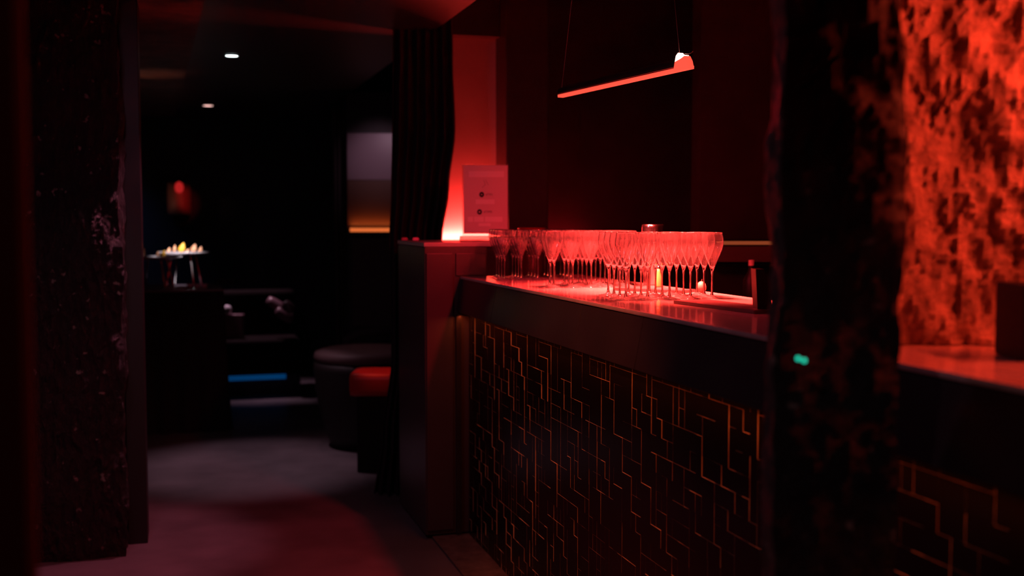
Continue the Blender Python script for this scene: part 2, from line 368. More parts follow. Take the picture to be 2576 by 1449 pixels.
# local: +x towards the camera, -y towards the back of the bar (nv), z up
L = (BF(0, 0) - G(2576, 965, CT)).length + .9
def bl(s, t, z): return Vector((s, -t, z)) if False else Vector((s, t, z))
side = 1 if (Matrix.Rotation(ROT, 3, 'Z') @ Vector((0, 1, 0))).dot(nv) > 0 else -1
def V(s, t, z): return Vector((s, t*side, z))
def lbox(s0, s1, t0, t1, z0, z1, bev=0):
    a, b = V(s0, t0, z0), V(s1, t1, z1)
    return bx([min(a[i], b[i]) for i in range(3)], [max(a[i], b[i]) for i in range(3)], bev)
TD = .56
obj('countertop', lbox(0, L, -.010, TD, CT-.012, CT, .0055), 'counter', bar)
FZ = CT - .158
joints = [0] + [bar_st(G(px, py, CT))[0]*-1 for px, py in ((1255, 712), (1470, 754), (1625, 784))]
joints += [joints[-1]+1.1, L]
for a, b in zip(joints, joints[1:]):
    bm = bmesh.new(); g = .0012
    pts = [(a+g, -.002, CT-.0125), (b-g, -.002, CT-.0125), (b-g, -.030, FZ), (a+g, -.030, FZ)]
    fr = [bm.verts.new(V(*p)) for p in pts]; bk = [bm.verts.new(V(p[0], p[1]+.02, p[2])) for p in pts]
    bm.faces.new(fr); bm.faces.new(list(reversed(bk)))
    for k in range(4): bm.faces.new((fr[k], bk[k], bk[(k+1) % 4], fr[(k+1) % 4]))
    bmesh.ops.recalc_face_normals(bm, faces=bm.faces)
    bmesh.ops.bevel(bm, geom=[e for e in bm.edges], offset=.0012, segments=1, affect='EDGES')
    obj('fascia_panel', bm, 'fascia', bar)
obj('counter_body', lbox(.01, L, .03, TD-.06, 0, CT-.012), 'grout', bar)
# mosaic of glazed tiles of uneven size
bm = bmesh.new(); rng = random.Random(5)
cwid, chei = .0345, .0505; nc = int(L/cwid); nr_ = int(FZ/chei)+1
used = [[False]*nr_ for _ in range(nc)]
for j in range(nr_):
    for i in range(nc):
        if used[i][j]: continue
        w = rng.choice((1, 1, 1, 2, 2, 3)); h = rng.choice((1, 1, 1, 1, 2, 3))
        while any(i+k >= nc or used[i+k][j] for k in range(w)): w -= 1
        ok = True
        while h > 1 and (j+h > nr_ or any(used[i+k][j+m] for k in range(w) for m in range(h))): h -= 1
        for k in range(w):
            for m in range(h): used[i+k][j+m] = True
        x0 = .01+i*cwid; x1 = x0+w*cwid; z1 = FZ+.02-j*chei; z0 = max(0, z1-h*chei)
        if z1 <= 0.01: continue
        gs = [.0003]*4
        nf = noise.noise(Vector((x0*2.2, z0*3.1, 4)))
        y = .0285 - rng.choice((0, 0, .0004, .0008, .0013, .0018))*(1 if nf > -.15 else .15)
        o_ = [(x0+gs[0], z0+gs[1]), (x1-gs[2], z0+gs[1]), (x1-gs[2], z1-gs[3]), (x0+gs[0], z1-gs[3])]
        vo = [bm.verts.new(V(p[0], .0301, p[1])) for p in o_]
        vi = [bm.verts.new(V(p[0], y, p[1])) for p in o_]
        bm.faces.new(vi)
        for k in range(4):
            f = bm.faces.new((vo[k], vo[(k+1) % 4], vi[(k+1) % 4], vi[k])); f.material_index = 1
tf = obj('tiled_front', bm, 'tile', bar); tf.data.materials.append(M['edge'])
obj('light_strip', lbox(.05, 3.9, -.006, .004, FZ+.004, FZ+.010), emis('counter led strip', (1, .2, .04), .5), bar)  # added glowing strip under the fascia, to light the tiled front
# ------------------------------------------------------------------ pedestal
pt0 = bar_st(G(1070, 612, 1.33))[1]
ped = thing('pedestal_cabinet', 'dark panelled pedestal at the far end of the bar carrying the sign', 'cabinet', A0, ROTF)
PT0 = -.17; PT1 = .115; PD = .62; PZ = 1.315
obj('cabinet_body', bx((PT0, .006, .02), (PT1, PD, PZ), .004), 'pedestal', ped)
obj('top_slab', bx((PT0-.004, .0, PZ), (PT1+.13, PD, PZ+.018), .003), 'slab', ped)
obj('front_panel', bx((PT0+.006, -.004, .04), (-.045, .006, PZ-.03), .003), 'pedestal', ped)
obj('front_panel', bx((-.03, -.004, CT+.004), (PT1-.005, .006, PZ-.03), .003), 'pedestal', ped)
obj('corner_trim', bx((-.032, -.012, .02), (-.008, .004, FZ-.01), .003), 'fascia', ped)
# small red lights on the curtain side of the pedestal top
for k, px in enumerate((1018, 1046)):
    p = P(px, 607, 5.55)
    tag(obj('ember_light', lathe([(0, 0), (.014, 0), (.016, .006), (.012, .012), (0, .013)], 12), mat('red candle cup', (.5, .02, .03), .4, emit=(1, .02, .05), es=.35 if k else .12), None, True),
        ['small red glow at the pedestal top, the dim one nearer the booth', 'small red glow at the pedestal top, the bright one nearer the sign'][k], 'light', loc=(p.x, p.y, PZ+.018))

# ------------------------------------------------------------------ sign in acrylic stand
sp = P(1163, 590, 5.22); sp2 = P(1280, 590, 5.22); sw = sp2.x-sp.x; sz0 = PZ+.018
sh = P(1220, 413, 5.22).z - sz0
sign = thing('sign_stand', 'upright acrylic sign holder with a printed sheet on the pedestal', 'sign', ((sp.x+sp2.x)/2, 5.22, sz0), 0)
obj('acrylic_frame', bx((-sw/2, -.004, .026), (sw/2, .004, sh), .002), 'acryl', sign)
sheet = obj('printed_sheet', bx((-sw/2+.006, -.0055, .036), (sw/2-.006, -.0045, sh-.006)), 'paper', sign)
bm = prism([Vector((0, -.045, 0)), Vector((0, .045, 0)), Vector((0, .012, .026)), Vector((0, -.012, .026))], (-sw/2-.012, 0, 0), (sw/2, 0, 0))
obj('base', bm, 'acryl', sign)
def sx(px): return (px-1221.5)/117*sw
def szz(py): return sh*(1-(py-413)/178)
def mark(x0, y0, x1, y1, m, lab): 
    o = obj(lab, bx((sx(x0), -.0065, szz(y1)), (sx(x1), -.0057, szz(y0))), m, sheet); return o
mark(1180, 429, 1268, 443, 'paperlight', 'heading_panel')
bm = bmesh.new()
for a, b in (((1217, 450), (1222, 462)), ((1222, 449), (1229, 462)), ((1213, 467), (1220, 461))):
    p0, p1 = Vector((sx(a[0]), -.006, szz(a[1]))), Vector((sx(b[0]), -.006, szz(b[1])))
    tube([p0, p1], .0008, 5, bm)
obj('emblem', bm, 'inkgrey', sheet)
def disc(px, py, w, h, r_in, ):
    bm = bmesh.new(); n = 24; a = []; b = []
    for k in range(n):
        c, s = math.cos(2*PI*k/n), math.sin(2*PI*k/n)
        a.append(bm.verts.new((sx(px)+w*c, -.0062, szz(py)+h*s))); b.append(bm.verts.new((sx(px)+w*c*r_in, -.0062, szz(py)+h*s*r_in)))
    for k in range(n): bm.faces.new((a[k], a[(k+1) % n], b[(k+1) % n], b[k]))
    return obj('round_mark', bm, 'ink', sheet)
disc(1212, 483, .0115, .0128, .22); disc(1206.5, 523, .0115, .0128, .30)
def glyphs(px, py, text, size):
    c = bpy.data.curves.new('lettering', 'FONT'); c.body = text; c.size = size; c.extrude = .0002; c.align_y = 'CENTER'
    o = bpy.data.objects.new('lettering', c); COL.objects.link(o)
    dg = bpy.context.evaluated_depsgraph_get(); me = bpy.data.meshes.new_from_object(o.evaluated_get(dg)); bpy.data.objects.remove(o)
    me.transform(Matrix.Translation((sx(px), -.0062, szz(py))) @ Matrix.Rotation(PI/2, 4, 'X')); me.materials.clear()
    return link('lettering', me, 'inkgrey', sheet)
glyphs(1222, 483, '#TIN', .0145); glyphs(1217, 523, '#TIME', .0145)
mark(1197, 494, 1244, 505, 'paperlight', 'text_panel')
for a, b in ((1177, 1190), (1193, 1217), (1220, 1264)): mark(a, 534, b, 546, 'paperlight', 'text_panel')
mark(1204, 549, 1234, 556, 'paperlight', 'text_panel')
# niche light strip
tag(obj('led_strip', bx((nl, NS-.02, 1.306), (nr-.01, NS+.045, 1.318)), 'hotniche'), 'glowing white-hot light strip at the foot of the red niche', 'light', loc=A0, rz=ROTF)
for o in bpy.data.objects:
    if o.name.startswith('niche_light'): o.location = BF(NS+.015, (nl+nr)/2, 1.325); aim(o, dv*.25+Vector((0, 0, 1)), nv)
struct('trim_4', bx((nl-.02, NS-.03, 0), (nr, NS+.05, 1.305)), 'backwall', A0, ROTF)

# ------------------------------------------------------------------ flutes
def flute_parts():
    H = .21
    bowl = [(.0, .084), (.0040, .0875), (.0062, .094), (.0098, .104), (.0150, .117), (.0210, .131), (.0270, .146), (.0318, .160), (.0345, .172), (.0350, .181), (.0340, .193), (.0318, .204), (.0308, .2095),
            (.0301, .2100), (.0300, .2090), (.0310, .203), (.0332, .192), (.0342, .181), (.0336, .172), (.0309, .161), (.0261, .147), (.0201, .132), (.0141, .118), (.0088, .1055), (.0050, .097), (.0, .094)]
    stem = [(.0044, .0862), (.0036, .080), (.0031, .07), (.0029, .05), (.0031, .03), (.0038, .018), (.0055, .010)]
    foot = [(.0055, .010), (.010, .0065), (.018, .004), (.027, .0022), (.0325, .0014), (.0328, .0006), (.031, 0), (.0, 0)]
    return lathe(bowl, 32), lathe(stem, 12), lathe(foot, 32)
bw, sm_, ft = flute_parts()
proto = thing('champagne_flute', '', 'glass')
obj('bowl', bw, 'bowl', proto, True); obj('stem', sm_, 'stem', proto, True); obj('foot', ft, 'foot', proto, True)
ORD = ['first', 'second', 'third', 'fourth']; CO = ['first', 'second', 'third', 'fourth', 'fifth', 'sixth', 'seventh']
first = [True]
def place_flute(x, y, label, group):
    if first[0]: r = proto; first[0] = False
    else:
        r = proto.copy(); COL.objects.link(r)
        for ch in proto.children:
            c = ch.copy(); COL.objects.link(c); c.parent = r
    r.location = (x, y, CT+.0006); r.rotation_euler = (0, 0, random.uniform(0, 6)); r['label'] = label; r['group'] = group
across = Vector((.0705, .0185, 0)); deep = Vector((-.0118, .0735, 0))
def cluster(px, py, counts, starts, where, group):
    o = G(px, py, CT)
    for i, (n, s) in enumerate(zip(counts, starts)):
        for j in range(s, s+n):
            p = o + across*i + deep*j + Vector((random.uniform(-.0008, .0008), random.uniform(-.0008, .0008), 0))
            place_flute(p.x, p.y, 'champagne flute in the %s, %s column from left, %s from front' % (where, CO[i], ORD[j-s]), group)
cluster(1269, 705, [4, 4, 4, 4, 4], [0]*5, 'far cluster by the sign', 'flutes in the far cluster by the sign')
cluster(1393, 724, [2, 3, 4, 4, 4], [0]*5, 'middle cluster', 'flutes in the middle cluster')
cluster(1574, 755, [4, 4, 4, 4, 3], [0]*5, 'nearest cluster', 'flutes in the nearest cluster')

# ------------------------------------------------------------------ things on the counter
def flat_quad(name, pts, h, m, label, cat, z=CT):
    c = sum(pts, Vector())/len(pts); c.z = z
    bm = bmesh.new(); lo = [bm.verts.new((p.x-c.x, p.y-c.y, .0005)) for p in pts]; hi = [bm.verts.new((p.x-c.x, p.y-c.y, h)) for p in pts]
    bm.faces.new(lo); bm.faces.new(list(reversed(hi)))
    for k in range(4): bm.faces.new((lo[k], lo[(k+1) % 4], hi[(k+1) % 4], hi[k]))
    bmesh.ops.recalc_face_normals(bm, faces=bm.faces)
    bmesh.ops.bevel(bm, geom=list(bm.edges), offset=.001, segments=2, affect='EDGES')
    return tag(obj(name, bm, m), label, cat, loc=c)
def rect(c, ux, w, d):
    ux = Vector(ux).normalized(); uy = Vector((-ux.y, ux.x, 0)); return [c-ux*w/2-uy*d/2, c+ux*w/2-uy*d/2, c+ux*w/2+uy*d/2, c-ux*w/2+uy*d/2]
a = G(1694, 764, CT); b = G(1897, 790, CT); u = (b-a); w = u.length; un = u.normalized(); up = Vector((-un.y, un.x, 0))
flat_quad('serving_board', [a, b, b+up*.12, a+up*.12], .010, 'board', 'dark flat board lying on the counter right of the flutes, nearest the camera', 'board')
a = G(1552, 735, CT); b = G(1737, 742, CT); a, b = a+Vector((0, .09, 0)), b+Vector((-.02, .07, 0)); un = (b-a).normalized(); up = Vector((-un.y, un.x, 0))
flat_quad('serving_board', [a, b, b+up*.10, a+up*.10], .010, 'board', 'dark flat board behind the nearest cluster of flutes', 'board')
a = G(1475, 755, CT)+nv*.012-dv*.0; b = a-dv*.10
flat_quad('acrylic_coaster', [a, b, b+nv*.05, a+nv*.05], .004, 'acryl', 'small clear rectangular plate at the counter edge by the middle flutes', 'coaster')
sk = P(1634, 600, 4.30)
shk = thing('cocktail_shaker', 'polished steel shaker rising above the flutes', 'shaker', (sk.x+.012, sk.y, CT))
obj('body', lathe([(0, 0.001), (.032, .001), (.035, .004), (.041, .12), (.043, .15), (0, .15)], 32), 'steel', shk, True)
obj('lid', lathe([(.0445, .15), (.0425, .222), (.0415, .231), (.039, .2335), (0, .234)], 32), 'steel', shk, True)
p = G(1664, 738, CT); p.y += .35; p.x += .035
cup = thing('small_bottle', 'small yellow-green glass bottle seen between the flute stems', 'bottle', (p.x, p.y, CT))
obj('bottle_body', lathe([(0, .001), (.013, .001), (.014, .006), (.014, .04), (.008, .055), (.006, .07), (0, .07)], 20), 'lime', cup, True)
obj('cap', lathe([(.0065, .07), (.0065, .08), (0, .081)], 16), 'steel', cup, True)
p = G(1762, 742, CT); p.y += .10; p.x += .02
fr_ = thing('round_fruit', 'small round pinkish fruit behind the flute stems at right', 'fruit', (p.x, p.y, CT))
obj('flesh', lathe([(0, .001), (.009, .003), (.016, .012), (.0175, .022), (.013, .033), (.006, .039), (0, .041)], 20), mat('pink fruit skin', (.6, .2, .15), .5), fr_, True)
obj('stalk', tube([(0, 0, .039), (.002, 0, .047)], .0015, 6), 'board', fr_)
# black holder at the right end
p = G(1898, 789, CT)
hold = thing('menu_holder', 'black upright holder standing on the counter beside the rough column', 'holder', (p.x+.068, p.y+.05, CT), 0)
obj('side_panel', prism([Vector((-.055, 0, 0)), Vector((-.015, 0, 0)), Vector((-.03, 0, .09)), Vector((-.04, 0, .118)), Vector((-.062, 0, .118))], (0, -.03, 0), (0, .03, 0)), 'black', hold)
obj('side_panel', bx((.03, -.03, 0), (.05, .03, .115), .003), 'black', hold)
obj('base_plate', bx((-.014, -.03, 0), (.029, .03, .006), .001), 'black', hold)
p = P(1890, 672, 4.4)
bt = thing('dark_bottle', 'dark bottle with a pale cap behind the black holder', 'bottle', (p.x, p.y, CT-.25))
# ------------------------------------------------------------------ back bar
bb = P(1925, 615, 5.1); bs, btt = bar_st(bb)
bcab = thing('back_bar_cabinet', 'dark back bar cabinet with a glowing amber ledge behind the flutes', 'cabinet', (P(1790, 615, 5.1).x, 5.1, 0))
wz = P(1850, 612, 5.1).z
obj('cabinet_body', bx((0, .12, 0), (1.2, .40, wz-.11), .004), 'black', bcab)
obj('ledge_panel', bx((0, .0, wz-.085), (1.2, .14, wz-.006), .002), mat('dark brown ledge', (.035, .02, .016), .5), bcab)
obj('top_board', bx((0, -.012, wz-.005), (1.2, .40, wz+.012), .002), 'black', bcab)
obj('led_strip', bx((.03, -.018, wz-.006), (.30, -.0125, wz+.010)), 'amber', bcab)  # lit edge of the ledge, made to glow
bt.location = (P(1890, 672, 4.95).x, 4.95, wz-.085-.165-.001)
obj('bottle_body', lathe([(0, 0), (.034, 0), (.036, .005), (.036, .09), (.02, .12), (.012, .135), (.012, .155), (0, .155)], 20), 'black', bt, True)
obj('cap', lathe([(.013, .155), (.013, .18), (0, .181)], 16), mat('pale cap', (.6, .5, .4), .4), bt, True)
bsh = obj('under_shelf', bx((0, -.15, -.012), (.9, .118, 0), .002), 'black', None)
tag(bsh, 'black shelf under the amber ledge holding the dark bottle', 'shelf', loc=(bcab.location.x+.02, 5.1, wz-.085-.166))
# bucket rim by the wall column
p = P(1338, 575, 5.7)
bk = thing('ice_bucket', 'dim red-lit bucket with a flat rim behind the far flutes', 'bucket', (p.x, p.y, 1.08))
obj('body', lathe([(0, 0), (.05, 0), (.06, .05), (.062, .30), (0, .30)], 24), 'board', bk, True)
obj('rim', lathe([(.062, .30), (.072, .302), (.072, .312), (.055, .314), (0, .306)], 24), 'redvinyl', bk, True)
shf = obj('low_cabinet', bx((-.3, -.2, 0), (.35, .2, 1.079), .004), 'black'); tag(shf, 'black low cabinet against the back wall beneath the bucket', 'cabinet', loc=(p.x+.05, p.y+.02, 0))

# ------------------------------------------------------------------ pendant lamp
pend = thing('pendant_lamp', 'slim hanging linear lamp with a glowing red edge over the bar', 'lamp', lamp_mid, math.atan2(lamp_dir.y, lamp_dir.x))
hl = lamp_len/2
arc = [Vector((0, .030*math.cos(t), .030*math.sin(t)+.012)) for t in [PI*k/12 for k in range(13)]]
inner = [Vector((0, p.y*.9, (p.z-.012)*.9+.012)) for p in reversed(arc)]
nearside = [p for p in arc + inner]
sgn = -1
obj('housing', prism([Vector((0, p.y, p.z)) for p in arc] , (-hl-.05, .040, .002), (hl-.10, .040, .002)), 'black', pend)
obj('diffuser', bx((-hl, -.012, -.006), (hl, .012, .004), .001), 'lampred', pend)  # glows in place of the shroud's lit inner lip
dshape = [Vector((0, -.014, -.004)), Vector((0, .032, -.004)), Vector((0, .030, .018)), Vector((0, .020, .038)), Vector((0, .006, .044)), Vector((0, -.012, .03))]
dd = [Vector((-.075, 0, -.004)), Vector((.008, 0, -.004)), Vector((-.001, 0, .020)), Vector((-.014, 0, .036)), Vector((-.034, 0, .030)), Vector((-.068, 0, .024))]
obj('end_cap', prism(dd, (hl-.008, -.010, 0), (hl-.008, .012, 0)), 'lampred', pend)
tb = [Vector((-.070, 0, .0242)), Vector((-.034, 0, .0302)), Vector((-.018, 0, .0385)), Vector((-.040, 0, .041)), Vector((-.052, 0, .050)), Vector((-.064, 0, .042))]
obj('lamp_tube', prism(tb, (hl-.008, -.008, 0), (hl-.008, .010, 0)), 'lamphot', pend)
obj('loose_wire', tube([(hl-.035, 0, .044), (hl-.015, 0, .041), (hl+.0, 0, .042), (hl+.012, 0, .046)], .0009, 6), 'board', pend)
for s_, px in ((-hl+.01, 1425), (hl-.06, 1690)):
    obj('suspension_wire', tube([(s_, 0, .03), (s_+(.30 if s_ < 0 else -.22), .0, 3.1-lamp_mid.z)], .0008, 6), mat('dull wire', (.25, .15, .15), .4), pend)
added_pend = thing('pendant_lamp', 'red linear lamp hanging over the right end of the bar', 'lamp', (1.55, 1.98, 2.14), math.atan2(dv.y, dv.x))
obj('housing', prism(arc, (-.45, 0, .004), (.45, 0, .004)), 'black', added_pend)
obj('diffuser', bx((-.45, -.012, -.001), (.45, .012, .004)), 'lampred', added_pend)
for s_ in (-.4, .4): obj('suspension_wire', tube([(s_, 0, .03), (s_, 0, .83)], .0008, 6), 'board', added_pend)

# ------------------------------------------------------------------ LED reflections on the black column, added as glowing beads
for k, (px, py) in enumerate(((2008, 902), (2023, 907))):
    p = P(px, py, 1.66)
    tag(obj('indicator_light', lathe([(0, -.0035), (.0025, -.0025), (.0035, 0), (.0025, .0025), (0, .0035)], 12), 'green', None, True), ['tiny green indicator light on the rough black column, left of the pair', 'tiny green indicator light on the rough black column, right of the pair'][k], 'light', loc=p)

# ------------------------------------------------------------------ curtains
def curtain(name, label, Y, rows, folds, amp, m, group=None):
    """rows: (py, px_left, px_right) outlines of the gathered cloth at distance Y"""
    bm = bmesh.new(); n = folds*10; grid = []
    zs = []
    for i in range(len(rows)-1):
        for k in range(6): zs.append((i, k/6))
    zs.append((len(rows)-2, 1.))
    base = P((rows[-1][1]+rows[-1][2])/2, rows[-1][0], Y); 
    for i, f in zs:
        r0, r1 = rows[i], rows[i+1]; f2 = f*f*(3-2*f)
        py = r0[0]+(r1[0]-r0[0])*f; xl = r0[1]+(r1[1]-r0[1])*f2; xr = r0[2]+(r1[2]-r0[2])*f2
        row = []
        for k in range(n+1):
            t = k/n; px = xl+(xr-xl)*t; p = P(px, py, Y)
            p.y += amp*math.sin(t*folds*2*PI + .5*math.sin(p.z*2)) + .01*math.sin(t*17+p.z)
            row.append(bm.verts.new((p.x-base.x, p.y-Y, max(p.z, .01))))
        grid.append(row)
    for a, b in zip(grid, grid[1:]):
        for k in range(n): bm.faces.new((a[k], a[k+1], b[k+1], b[k]))
    o = obj(name, bm, m, None, True)
    s = o.modifiers.new('thickness', 'SOLIDIFY'); s.thickness = .004
    return tag(o, label, 'curtain', group, loc=(base.x, Y, 0))
curtain('curtain', 'heavy black velvet curtain gathered beside the red niche', 5.72, [(-40, 990, 1137), (150, 990, 1140), (330, 988, 1146), (480, 985, 1130), (600, 980, 1113), (900, 985, 1080), (1100, 962, 1080), (1262, 942, 1090)], 7, .03, 'velvet')
curtain('curtain', 'mauve drape hanging at the far side of the booth', 8.5, [(258, 835, 876), (480, 838, 876), (700, 843, 884), (1020, 846, 892)], 4, .03, 'drape')

# ------------------------------------------------------------------ booth area
pb = P(875, 590, 8.3); pb2 = P(1003, 590, 8.3)
bo = thing('booth_screen', 'upright booth panel glowing mauve above and orange along its ledge', 'screen', (pb.x, 8.3, 0))
wb = pb2.x-pb.x; zt = P(900, 335, 8.3).z; zm = P(900, 452, 8.3).z; zl = P(900, 583, 8.3).z; zb = P(900, 822, 8.3).z
obj('screen_body', bx((-.01, .02, .0), (wb+.03, .10, 2.38), .004), 'darkwall', bo)
obj('upper_panel', bx((0, .0, zm), (wb, .019, zt), .002), 'mauve', bo)
obj('lower_panel', bx((0, .0, zl+.02), (wb, .019, zm-.004), .002), 'brownpanel', bo)
obj('led_strip', bx((.02, -.03, zl), (wb, -.012, zl+.028), .004), 'orange', bo)
obj('ledge', bx((0, -.04, zl-.03), (wb, .019, zl-.002), .003), 'darkwall', bo)
obj('backrest_panel', bx((.03, -.01, zb), (wb, .019, zl-.04), .01), mat('mauve brown cloth', (.10, .06, .065), .7), bo)
spot('booth_light', P(940, 420, 7.6)+Vector((0, 0, .35)), (1, .60, .78), 4, (pb.x+wb*.6, 8.3, (zt+zm)/2-.02), 52, 1, .03)
aim(area('booth_strip_light', (pb.x+wb/2, 8.262, zl+.05), wb*.9, .015, (1, .22, .04), .15, (0, .3, 1)), (0, .35, 1), (1, 0, 0))
spot('booth_light', P(930, 560, 7.3)+Vector((-.4, -.2, .9)), (1, .5, .62), 6, P(900, 880, 6.9), 50, 1, .05)
# round tub sofa
def sofa(px0, px1, py_top, Y, zbase, label, cush=True, rz=0):
    c = P((px0+px1)/2, 700, Y); w = P(px1, 700, Y).x - P(px0, 700, Y).x; zt_ = P(px0, py_top, Y-w*.3).z
    t = thing('round_ottoman', label, 'ottoman', (c.x, Y, 0), rz)
    r = w/2
    obj('shell', lathe([(0, .02), (r*.70, .02), (r*.80, .10), (r*.93, .30), (r*1.0, zt_-.12), (r*.985, zt_-.075), (0, zt_-.07)], 40), M['black2'], t, True)
    obj('foot_ring', lathe([(0, 0), (r*.66, 0), (r*.66, .02), (0, .02)], 32), 'black', t)
    obj('seat_cushion', lathe([(0, zt_-.069), (r*.97, zt_-.069), (r*1.0, zt_-.045), (r*.97, zt_-.015), (r*.85, zt_), (0, zt_+.012)], 40), M['mauvecush'], t, True)
    return t
sofa(788, 1060, 886, 7.05, 0, 'large round dark ottoman with a mauve-brown padded top at the booth')
p = P(885, 965, 6.35)
stool = thing('red_pouf', 'low pouf with a bright red cushion in front of the round ottoman', 'stool', (p.x+.19, 6.38, 0))
zc1 = P(900, 936, 6.3).z; zc0 = P(900, 994, 6.3).z
obj('cushion', bx((-.19, -.16, zc0), (.20, .16, zc1), .035), 'redvinyl', stool, True)
obj('pouf_base', bx((-.15, -.13, 0), (.17, .13, zc0), .01), 'black', stool)
spot('pouf_light', (p.x-.1, 6.0, 1.9), (1, .07, .04), 24, (p.x+.16, 6.36, zc1), 15, .5, .03)  # unseen red spot added to brighten the cushion
c2 = P(935, 850, 7.9)
ch = thing('lounge_chair', 'dim grey-mauve lounge chair behind the round ottoman', 'chair', (c2.x, 7.9, 0))
zt2 = P(935, 832, 7.9).z
obj('seat', bx((-.18, -.02, .30), (.16, .2, .42), .04), 'drape', ch, True)
obj('backrest', tube([(-.19, 0, .42), (-.17, 0, zt2-.06), (-.08, 0, zt2-.015), (.14, 0, zt2)], .035, 12), 'drape', ch, True)
for sx_ in (-.14, .12):
    for sy_ in (.02, .16): obj('leg', tube([(sx_, sy_, .31), (sx_, sy_, 0)], .012, 8), 'black', ch)
# ------------------------------------------------------------------ bench at the far wall
q0 = G(572, 1003, 0); q1 = G(760, 1000, 0); bw_ = q1.x-q0.x
bench = thing('banquette', 'dark banquette at the far wall over a blue light strip', 'sofa', (q0.x-.1, q0.y, 0), ROTF)
zbl = P(600, 957, q0.y).z
obj('plinth', bx((0, .08, 0), (bw_+.1, .6, zbl+.02)), mat('blue black plinth', (.02, .03, .05), .5), bench)
obj('seat', bx((0, .0, zbl+.03), (bw_+.1, .6, .46), .03), M['benchcover'], bench, True)
obj('backrest', bx((0, .45, .46), (bw_+.1, .62, .84), .04), M['benchcover'], bench, True)
obj('light_strip', bx((.1, .06, zbl-.018), (bw_-.02, .08, zbl+.02)), 'blue', bench)
for k, (px, py, l, ang) in enumerate(((700, 770, .22, -.75), (722, 790, .17, -.75), (738, 768, .12, -.9))):
    p = P(px, py, q0.y+.30)
    bm = lathe([(0, -l/2), (.035, -l/2+.01), (.045, -l/4), (.045, l/4), (.035, l/2-.01), (0, l/2)], 16)
    o = tag(obj('bolster', bm, mat('shiny dark vinyl', (.22, .12, .14), .2), None, True), ['shiny dark bolster on the banquette, largest and leftmost', 'shiny dark bolster on the banquette, lowest of the three', 'short shiny dark bolster on the banquette, nearest the drape'][k], 'cushion', 'bolsters on the banquette', loc=(p.x, p.y-.1*k, max(p.z, .52)))
    o.rotation_euler = (0, PI/2-ang-.2, 0)
spot('bench_light', DL2 + Vector((.1, 0, -.03)), (1, .75, .9), 7, P(715, 780, q0.y+.2), 16, .8, .03)

# ------------------------------------------------------------------ buffet
TY = G(470, 1082, 0).y
t0 = P(250, 728, TY); t1 = P(563, 728, TY); TZ = t1.z
tw = t1.x-t0.x
buf = thing('buffet_table', 'tall buffet table under a black floor-length cloth', 'table', (t1.x-tw*nv.x, TY-tw*nv.y, 0), ROTF)
obj('tabletop', bx((0, 0, TZ-.012), (tw, .75, TZ), .004), mat('dark grey table top', (.10, .08, .10), .35), buf)
bm = bmesh.new(); n = 160; ring = []
per = []
for k in range(n):
    t = k/n*2*(tw+.75)
    if t < tw: p, o = Vector((t, 0, 0)), Vector((0, -1, 0))
    elif t < tw+.75: p, o = Vector((tw, t-tw, 0)), Vector((1, 0, 0))
    elif t < 2*tw+.75: p, o = Vector((tw-(t-tw-.75), .75, 0)), Vector((0, 1, 0))
    else: p, o = Vector((0, .75-(t-2*tw-.75), 0)), Vector((-1, 0, 0))
    per.append((p, o, k))
rings = []
for z, fl in ((TZ-.013, 0), (TZ*.6, .008), (TZ*.3, .016), (.02, .026), (.003, .03)):
    rings.append([bm.verts.new(p + o*(fl + fl*.8*math.sin(k*.9)) + Vector((0, 0, z))) for p, o, k in per])
for a, b in zip(rings, rings[1:]):
    for k in range(n): bm.faces.new((a[k], a[(k+1) % n], b[(k+1) % n], b[k]))
bm.faces.new(rings[0])
obj('cloth_skirt', bm, 'blackcloth', buf, True)
def platter(px, py, Y, r, label, frs):
    c = P(px, py, Y); t = thing('raised_platter', label, 'platter', (c.x, c.y, TZ)); h = c.z-TZ
    obj('plate', lathe([(0, h-.012), (r*.6, h-.012), (r*.95, h-.002), (r, h+.006), (r*.985, h+.009), (r*.92, h+.002), (r*.6, h-.006), (0, h-.006)], 40), 'silver', t, True)
    for k in range(4):
        a = PI/4+k*PI/2
        obj('leg', tube([(r*.75*math.cos(a), r*.75*math.sin(a), .003), (r*.5*math.cos(a), r*.5*math.sin(a), h-.012)], [.007, .006], 8), 'steel', t)
    for k, (fx, fy, m, lab, hh) in enumerate(frs):
        q = P(fx, py, Y+fy)
        l = tag(obj('fruit_slice', wedge(hh), m, None, True), lab, 'fruit', 'fruit slices on the platters', loc=(q.x, q.y, c.z-.002 if False else c.z+.0), rz=random.uniform(-.8, .8))
    return t
def wedge(h):
    bm = lathe([(0, 0), (.26*h, .08*h), (.36*h, .30*h), (.31*h, .55*h), (.18*h, .82*h), (.06*h, .97*h), (0, h)], 14)
    bmesh.ops.scale(bm, vec=(1, .6, 1), verts=bm.verts)
    for v in bm.verts: v.co.x += (v.co.z/h)**2*h*random.choice((.25, .25))
    bmesh.ops.translate(bm, vec=(0, 0, .004), verts=bm.verts)
    return bm
platter(388, 648, TY+.22, .19, 'silver platter on legs, the left one partly behind the column', [
    (357, -.02, 'fruit', 'peach-coloured fruit slice nearest the rough column', .062), (396, .03, 'fruit', 'low peach-coloured fruit slice mid left platter', .042), (410, -.03, 'fruity', 'small orange fruit slice right side of left platter', .048)])
